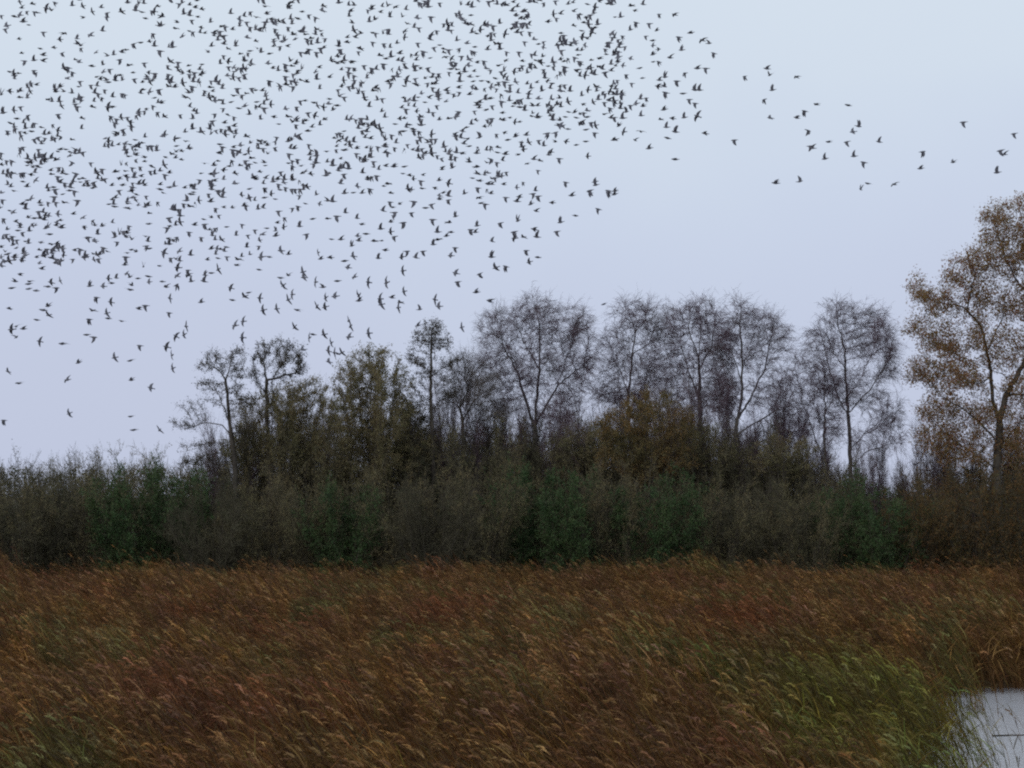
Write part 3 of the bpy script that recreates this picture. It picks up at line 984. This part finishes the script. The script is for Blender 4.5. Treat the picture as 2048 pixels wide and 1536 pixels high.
# thin saplings filling the spaces between the taller trees
sap = [(470, 830, 110), (505, 790, 100), (560, 800, 110), (600, 775, 110), (640, 790, 110), (680, 760, 120), (790, 770, 110), (825, 785, 100), (850, 820, 100), (895, 770, 110), (915, 720, 120), (945, 800, 110), (985, 790, 130), (1015, 830, 120), (1050, 790, 120), (1090, 800, 130), (1130, 790, 120), (1165, 760, 110), (1195, 820, 110),
       (1225, 770, 120), (1275, 740, 120), (1320, 700, 120), (1345, 770, 120), (1385, 760, 130), (1430, 740, 120), (1455, 800, 120), (1500, 830, 120), (1540, 790, 120), (1570, 760, 110), (1600, 840, 110), (1640, 870, 110), (1720, 890, 100), (1750, 870, 100), (1845, 880, 110), (1880, 840, 120), (1935, 830, 120), (2030, 820, 130)]
for k, (px, top, wpx) in enumerate(sap):
    o = bush(px, top - 46, wpx + 12, 'sapling', 109.0 + (k * 3 % 8) * 0.9, f"slender leafless grey-purple sapling, {ORD[k]} from the left between the taller trees", "saplings between the taller trees", 200 + k, "sapling")
    o["category"] = "sapling"

# the wood beyond, read as one mass
rng = np.random.default_rng(900)
cc = []
for q in range(2):
    n = 11000
    x = rng.uniform(-48, 48, n)
    yy = 124 + q * 6 + rng.uniform(-2.5, 2.5, n)
    top = np.array([8.0 - 1.5 * math.exp(-((a_ - 26.5) / 3.0) ** 2) + 0.8 * noise.noise((a_ * 0.16, q * 5.0, 0)) + 0.7 * noise.noise((a_ * 0.6, q * 9.0, 2)) for a_ in x])
    z = rng.random(n) ** 0.7 * (top - 0.8)
    p0 = np.stack([x, yy, z], 1)
    d = rng.normal(0, 0.4, (n, 3)) + np.array((0.05, 0, 1.0))
    tw = grow(rng, p0, d, rng.uniform(0.7, 1.6, n), 2, rng.uniform(-0.2, 0.3, n), 0.12)
    V, F = strips(rng, tw, 0.011)
    cc.append((V, F, 0))
    nl = 60000
    pick = rng.integers(0, n, nl)
    pos = tw[pick, 1] + rng.normal(0, 0.25, (nl, 3)) - np.array((0, 0, 0.3))
    V, F = leaves(rng, pos, 0.17, 0.6)
    cc.append((V, F, 1))
fw = bpy.data.objects.new("far_wood", fast_mesh("far_wood", cc, [M["twig"], M["dead_leaf"]]))
tag(link(fw), "distant dark woodland seen between the bushes", None, None, "stuff")


# ------------------------------------------------------------------ birds
def bird_mesh(name, dih_in, dih_out, sweep=0.0, tuck=1.0):
    """starling-sized bird, heading +x, wings along +-y; one closed surface joined at the shoulders"""
    xs = np.array((0.135, 0.118, 0.10, 0.078, 0.04, -0.01, -0.055, -0.085, -0.14))
    hh = np.array((0.002, 0.006, 0.017, 0.021, 0.031, 0.032, 0.022, 0.012, 0.004))
    ww = np.array((0.002, 0.006, 0.016, 0.020, 0.030, 0.030, 0.021, 0.014, 0.026))
    zc = np.array((0.004, 0.005, 0.008, 0.006, 0.0, -0.002, 0.0, 0.003, 0.004))
    n = 8
    ang = np.arange(n) * 2 * math.pi / n
    V = [(x, math.cos(a) * w_, z + math.sin(a) * h_) for x, h_, w_, z in zip(xs, hh, ww, zc) for a in ang]
    F = []
    m_ = len(xs)
    for k in range(m_ - 1):
        for i in range(n):
            F.append((k * n + i, k * n + (i + 1) % n, (k + 1) * n + (i + 1) % n, (k + 1) * n + i))
    F.append(tuple(range(n)))
    F.append(tuple(reversed(range((m_ - 1) * n, m_ * n))))
    for s in (1, -1):
        st0 = len(V)
        # span station, leading x, trailing x, thickness, dihedral
        sec = [(0.012, 0.058, -0.036, 0.012), (0.055, 0.070, -0.026, 0.008), (0.10, 0.062, -0.026, 0.006), (0.145, 0.036, -0.032, 0.004), (0.185, 0.0, -0.040, 0.003), (0.208, -0.035, -0.05, 0.001)]
        yv, zv = 0.0, 0.008
        prev = 0.0
        for q, (sp_, le, te, th) in enumerate(sec):
            dl = (sp_ - prev) * (tuck if q > 1 else 1.0)
            an = dih_in if q <= 2 else dih_out
            yv += dl * math.cos(an)
            zv += dl * math.sin(an)
            prev = sp_
            le_, te_ = le - sweep * sp_, te - sweep * sp_
            V += [(le_, s * yv, zv), ((le_ + te_) / 2, s * yv, zv + th), (te_, s * yv, zv), ((le_ + te_) / 2, s * yv, zv - th * 0.4)]
        for q in range(len(sec) - 1):
            for i in range(4):
                f = (st0 + q * 4 + i, st0 + q * 4 + (i + 1) % 4, st0 + (q + 1) * 4 + (i + 1) % 4, st0 + (q + 1) * 4 + i)
                F.append(f if s > 0 else f[::-1])
        e = st0 + (len(sec) - 1) * 4
        F.append((e, e + 1, e + 2, e + 3))
        F.append((st0 + 3, st0 + 2, st0 + 1, st0))
    me = bpy.data.meshes.new(name)
    me.from_pydata([tuple(v) for v in V], [], F)
    me.polygons.foreach_set("use_smooth", [True] * len(me.polygons))
    me.materials.append(M["bird"])
    me.update()
    return me


BM = {'U': bird_mesh("bird_wings_up", R(68), R(78)), 'u': bird_mesh("bird_wings_half_up", R(38), R(28), 0.3, 0.8),
      'D': bird_mesh("bird_wings_down", R(-62), R(-80)), 'F': bird_mesh("bird_wings_level", R(8), R(-6), 0.15),
      'X': bird_mesh("bird_wings_spread", R(12), R(4)), 'V': bird_mesh("bird_gliding", R(14), R(-8), 0.1), 's': bird_mesh("bird_wings_tucked", R(20), R(-20), 0.9, 0.45)}
POSE = {'U': "with wings raised", 'u': "with wings half raised", 'D': "with wings swung down", 'F': "with wings level", 'X': "tilted with wings spread", 'V': "banking steeply on edge", 's': "with wings tucked"}

S = 4.0
RAW = [
 (1536, 0, "15,600,u 230,617,F 37,720,U 388,835,F 640,842,F 295,890,D 20,945,X 230,943,u 320,1045,D 722,1010,U 682,1055,X 632,1135,D 485,1135,F 890,1135,U 335,1170,D 355,1185,u 458,1270,U 690,1250,U 768,1300,D 1235,1215,D 1565,978,D 1970,1070,D 1862,1205,D 1892,1235,u 1482,1298,u 1222,1348,u 1836,1380,U 62,1465,u 253,1452,U 798,1468,F 742,1515,U 1012,1475,F"),
 (1024, 0, "2040,550,u 1862,612,D 2018,797,D 1780,1122,D 1545,1068,F 1306,1275,F 1098,1187,u 608,1250,X 1430,262,F 1335,298,D 1525,322,F 1575,347,u 1616,427,D 1358,400,U 1265,462,u 1485,547,u 1552,548,D 1385,585,D 1320,650,D 1370,748,F 1420,797,D 1467,828,D 1465,720,U 1500,720,U 1485,930,X 1380,940,U 1285,948,F 1190,955,F 1218,877,u 1237,1018,U 1245,1105,F 1308,1055,U 1030,1053,F 985,1122,u 897,1055,X 822,1117,F 1178,115,D 1302,118,F 1100,190,D 1160,243,u 1072,290,D 950,238,U 995,182,D 1125,325,F 1130,365,X 1170,395,F 1130,435,u 1175,495,D 1130,495,F 900,375,D 1045,625,F 1225,617,U 1180,642,u 1215,690,u 1170,692,F 1230,742,D 960,668,D 1035,925,U 888,945,U 912,895,U 950,470,X 890,525,X 1020,545,F 915,600,D 590,1132,F 665,1065,D 593,1037,F 515,1160,F 435,1132,F 345,1135,u 315,1215,X 258,1165,U 215,1125,D 380,1270,D 225,1285,F 122,1310,F 210,1365,D 95,1195,X 50,1237,F 135,1138,X 75,1140,F 90,1460,D 432,1460,D 672,1480,U 40,1500,X 190,1525,U 625,1525,D 775,1528,D 825,1528,u 345,1062,D 450,1033,F 390,1010,X 115,1080,u 32,1090,u 1050,35,U 985,85,F 955,45,F 1030,790,U 1075,785,D 1050,850,u 950,845,D 995,830,X"),
 (1024, 384, "735,897,G 60,40,u 40,75,u 165,15,D 210,35,D 153,97,u 193,153,u 322,86,F 480,28,u 625,5,D 775,5,D 822,18,u 692,138,D 507,190,F 390,242,U 360,317,D 48,230,U 18,320,D 22,370,X 180,300,F 92,360,F 200,360,U 115,470,D 208,523,F 140,560,X"),
 (512, 384, "70,45,F 125,15,X 155,57,F 345,30,D 487,20,U 710,10,u 850,8,u 780,5,F 1080,8,F 1500,5,F 1670,12,u 1880,12,u 2000,45,D 1785,47,F 1800,88,F 1835,98,D 1470,30,X 1468,58,u 1540,30,U 1540,65,D 1260,78,D 1405,100,D 1358,127,F 1075,82,D 1092,122,F 1150,97,u 615,75,U 573,70,u 510,97,X 395,93,F 338,117,D 288,132,D 20,135,U 58,125,U 182,155,D 228,208,D 172,247,u 225,280,X 85,290,F 455,215,F 575,213,F 648,195,D 718,165,U 810,210,U 848,258,F 1018,150,U 1105,165,D 1100,190,D 1080,240,u 1175,247,D 1245,168,D 1415,222,D 1540,243,F 1598,195,U 1955,250,D 1770,270,U 1720,303,D 1755,322,u 1890,395,U 1560,322,F 1525,352,u 1455,320,U 1460,380,F 1420,420,U 1595,447,D 350,275,U 155,310,U 160,350,u 55,340,X 30,385,X 20,435,D 400,340,D 605,378,F 680,380,u 815,352,X 822,390,u 882,335,F 1000,295,U 1080,318,X 1108,358,D 948,392,F 1003,390,F 768,430,U 200,470,X 262,498,u 45,520,X 105,520,F 500,485,V20 520,535,u 595,525,F 780,515,X 710,552,F 1035,465,F 980,530,U 1170,520,X 1205,475,D 1280,525,U 1338,475,D 1560,510,X 1885,520,U 2000,597,D 1920,605,X 1600,650,X 1615,720,D 1790,655,D 1763,803,u 1870,875,u 25,622,F 375,640,V15 385,685,X 738,605,X 790,680,X 480,720,V10 535,762,u 260,667,u 195,687,F 220,745,V30 653,712,F 903,722,V0 1047,725,V5 1178,630,V8 1187,795,V20 995,855,V-10 1003,900,V10 1088,845,u 825,825,V35 825,870,u 293,820,V5 257,862,V20 30,848,V-15 60,945,V8 165,935,V10 327,945,s 487,918,V32 555,920,X 560,845,V12 635,835,X 1155,883,F 1137,925,V-8 1307,940,U 1430,860,V-15 1465,915,X 308,1080,V30 740,1030,V12 755,1075,V12 748,1160,X 905,1130,V10 1645,1083,V8 457,1140,F 430,1165,V0 545,1140,X 605,1205,V25 580,1272,X 625,1285,V8 655,1295,F 687,1285,V35 585,1360,X 380,1262,X 1298,1068,u"),
 (0, 384, "30,560,X 75,548,X 12,590,X 318,570,X 335,615,u 440,570,u 160,663,u 118,715,u 240,715,F 230,735,F 95,768,F 230,775,F 290,790,F 410,725,X 480,710,V10 380,757,F 447,768,D 720,752,U 828,755,X 870,692,X 932,688,U 893,730,F 1000,583,u 1147,597,U 1275,592,F 1015,655,X 1040,680,u 1105,692,F 1188,675,F 1195,720,X 1050,745,u 1042,782,F 1300,717,F 1330,760,u 1410,745,D 1425,605,X 1505,627,D 1420,672,X 1508,668,F 1533,715,U 1633,715,U 1640,665,U 1692,648,F 1745,620,V22 1895,585,F 1905,538,F 1848,768,X 1990,805,F 1960,835,X 1858,865,F 773,845,D 888,882,X 1610,882,u 1358,850,V5 75,933,F 387,912,u 345,945,F 390,985,X 295,1023,F 742,948,F 715,1020,D 855,970,V18 867,1012,F 972,1033,F 1110,935,u 1165,910,D 1355,968,D 1487,1075,V5 1475,1140,V10 1410,1155,V-18 1948,1035,V-3 1883,1068,X 1942,1165,V15 95,1100,X 130,1075,F 188,1095,u 130,1162,u 318,1195,V-22 497,1215,s 695,1142,F 748,1162,D 1120,1230,D 1335,1240,X 1378,1305,V12 1385,1410,V5 918,1325,V22 1040,1350,s 630,1365,u 65,1437,X 540,1503,X 1052,1505,u 150,1530,F 1208,1568,X 32,1828,D 556,1770,V40 1044,1796,F 1066,1905,s 1276,1905,V40"),
]
birds = []
for ox, oy, txt in RAW:
    for w_ in txt.split():
        a, b_, p_ = w_.split(",")
        birds.append((ox + float(a) / S, oy + float(b_) / S, p_))
# keep clear of exact doubles
rb = random.Random(42)
DENS = [[25, 22, 28, 35, 50, 38, 38, 45, 60, 45], [32, 38, 42, 50, 48, 48, 55, 55, 60, 48], [66, 48, 50, 50, 52, 50, 48, 48, 3, 1], [76, 42, 42, 42, 0, 0, 0, 0, 0, 0]]
dense = []
for r_, row in enumerate(DENS):
    for c_, nb in enumerate(row):
        for k in range(int(nb * 1.15 + rb.random())):
            for tries in range(30):
                x = c_ * 128 + rb.random() * 128
                y = r_ * 128 + rb.random() * (128 if r_ < 3 else 142)
                v = noise.noise((x * 0.022, y * 0.03, 1.7)) * 0.9 + noise.noise((x * 0.06, y * 0.08, 5.1)) * 0.7
                if rb.random() > 0.55 + v:
                    continue
                if x > 1246 or any(abs(x - q[0]) < 5.5 and abs(y - q[1]) < 4.0 for q in dense):
                    continue
                dense.append((x, y - 4, rb.choices("FuUDX", (26, 20, 18, 26, 10))[0]))
                break

ndense = len(dense)


def orient(pose, rr):
    ang = 0.0
    if pose[0] == 'V':
        ang = -float(pose[1:] or 0)
        e = Euler((R(rr.choice((-1, 1)) * rr.uniform(74, 92)), R(rr.uniform(-12, 12)), R(180 + rr.choice((-1, 1)) * rr.uniform(25, 62))), 'XYZ')
    elif pose[0] == 'X':
        e = Euler((R(rr.choice((-1, 1)) * rr.uniform(30, 58)), R(rr.uniform(-12, 12)), R(180 + rr.uniform(-30, 30))), 'XYZ')
        ang = rr.uniform(-12, 12)
    else:
        e = Euler((R(rr.gauss(0, 10)), R(rr.gauss(0, 8)), R((180 if rr.random() < 0.88 else 0) + rr.gauss(0, 24))), 'XYZ')
        if pose[0] == 'G':
            ang = -14
    return Matrix.Rotation(R(ang), 3, 'Y') @ e.to_matrix()


# columns of sky named by what stands below them
COLS = [(-50, 175, "the far left scrub"), (175, 340, "the leafy left scrub"), (340, 495, "the leftmost alder"), (495, 640, "the twin-stemmed alder"), (640, 800, "the big bushy willow"), (800, 925, "the slender alder"), (925, 1190, "the broad birch"), (1190, 1330, "the thin open birch"), (1330, 1440, "the dense birch")]
LIM = [26, 26, 30, 36, 34, 26, 36, 26, 32]
chosen, used_i = [], set()
for (x0, x1, wh), lim in zip(COLS, LIM):
    c_ = sorted((i for i, q in enumerate(birds) if x0 <= q[0] < x1), key=lambda i: -birds[i][1])
    lo = max([q[1] for q in dense if x0 <= q[0] < x1] or [-99])
    for k, i in enumerate(c_[:lim]):
        if birds[i][1] <= lo and k > 3:
            break
        chosen.append((i, f"dark bird {POSE[birds[i][2][0].replace('G', 'F')]}, {'lowest' if k == 0 else ORD[k] + ' lowest'} above {wh}"))
        used_i.add(i)
c_ = sorted((i for i, q in enumerate(birds) if q[0] >= 1440), key=lambda i: -birds[i][0])
for k, i in enumerate(c_):
    chosen.append((i, f"dark bird {POSE[birds[i][2][0].replace('G', 'F')]}, {'rightmost' if k == 0 else ORD[k] + ' from the right'} among stragglers at upper right"))
    used_i.add(i)
for i, lab in chosen:
    rr = random.Random(1000 + i)
    px, py, ps = birds[i]
    o = bpy.data.objects.new("bird", BM[ps[0].replace('G', 'F')])
    Y = rr.uniform(56, 70)
    link(o)
    sc_ = rr.uniform(0.95, 1.08)
    o.matrix_world = Matrix.Translation(Vector(P(px, py, Y))) @ orient(ps, rr).to_4x4() @ Matrix.Scale(sc_, 4)
    tag(o, lab, "bird", "flock of dark birds over the reed bed")
# the rest of the flock
rest = [q for i, q in enumerate(birds) if i not in used_i] + dense
base = {k: (np.array([v.co[:] for v in m.vertices]), [tuple(p.vertices) for p in m.polygons]) for k, m in BM.items()}
VV, FF, off = [], [], 0
for i, (px, py, ps) in enumerate(rest):
    rr = random.Random(9000 + i)
    v, f = base[ps[0].replace('G', 'F')]
    mt = np.array(orient(ps, rr)) * rr.uniform(0.88, 1.08)
    VV.append(v @ mt.T + P(px, py, rr.uniform(57, 82)))
    FF += [tuple(a + off for a in q) for q in f]
    off += len(v)
fm = bpy.data.meshes.new("flock")
fm.from_pydata(np.concatenate(VV).tolist(), [], FF)
fm.materials.append(M["bird"])
fm.update()
fl = bpy.data.objects.new("bird_flock", fm)
tag(link(fl), "dense dark flock of birds filling the upper left sky", None, None, "stuff")
print("COUNTS birds", len(birds), "dense", ndense, "single", len(chosen), "tris", sum(sum(len(p.vertices) - 2 for p in m.polygons) for m in bpy.data.meshes))
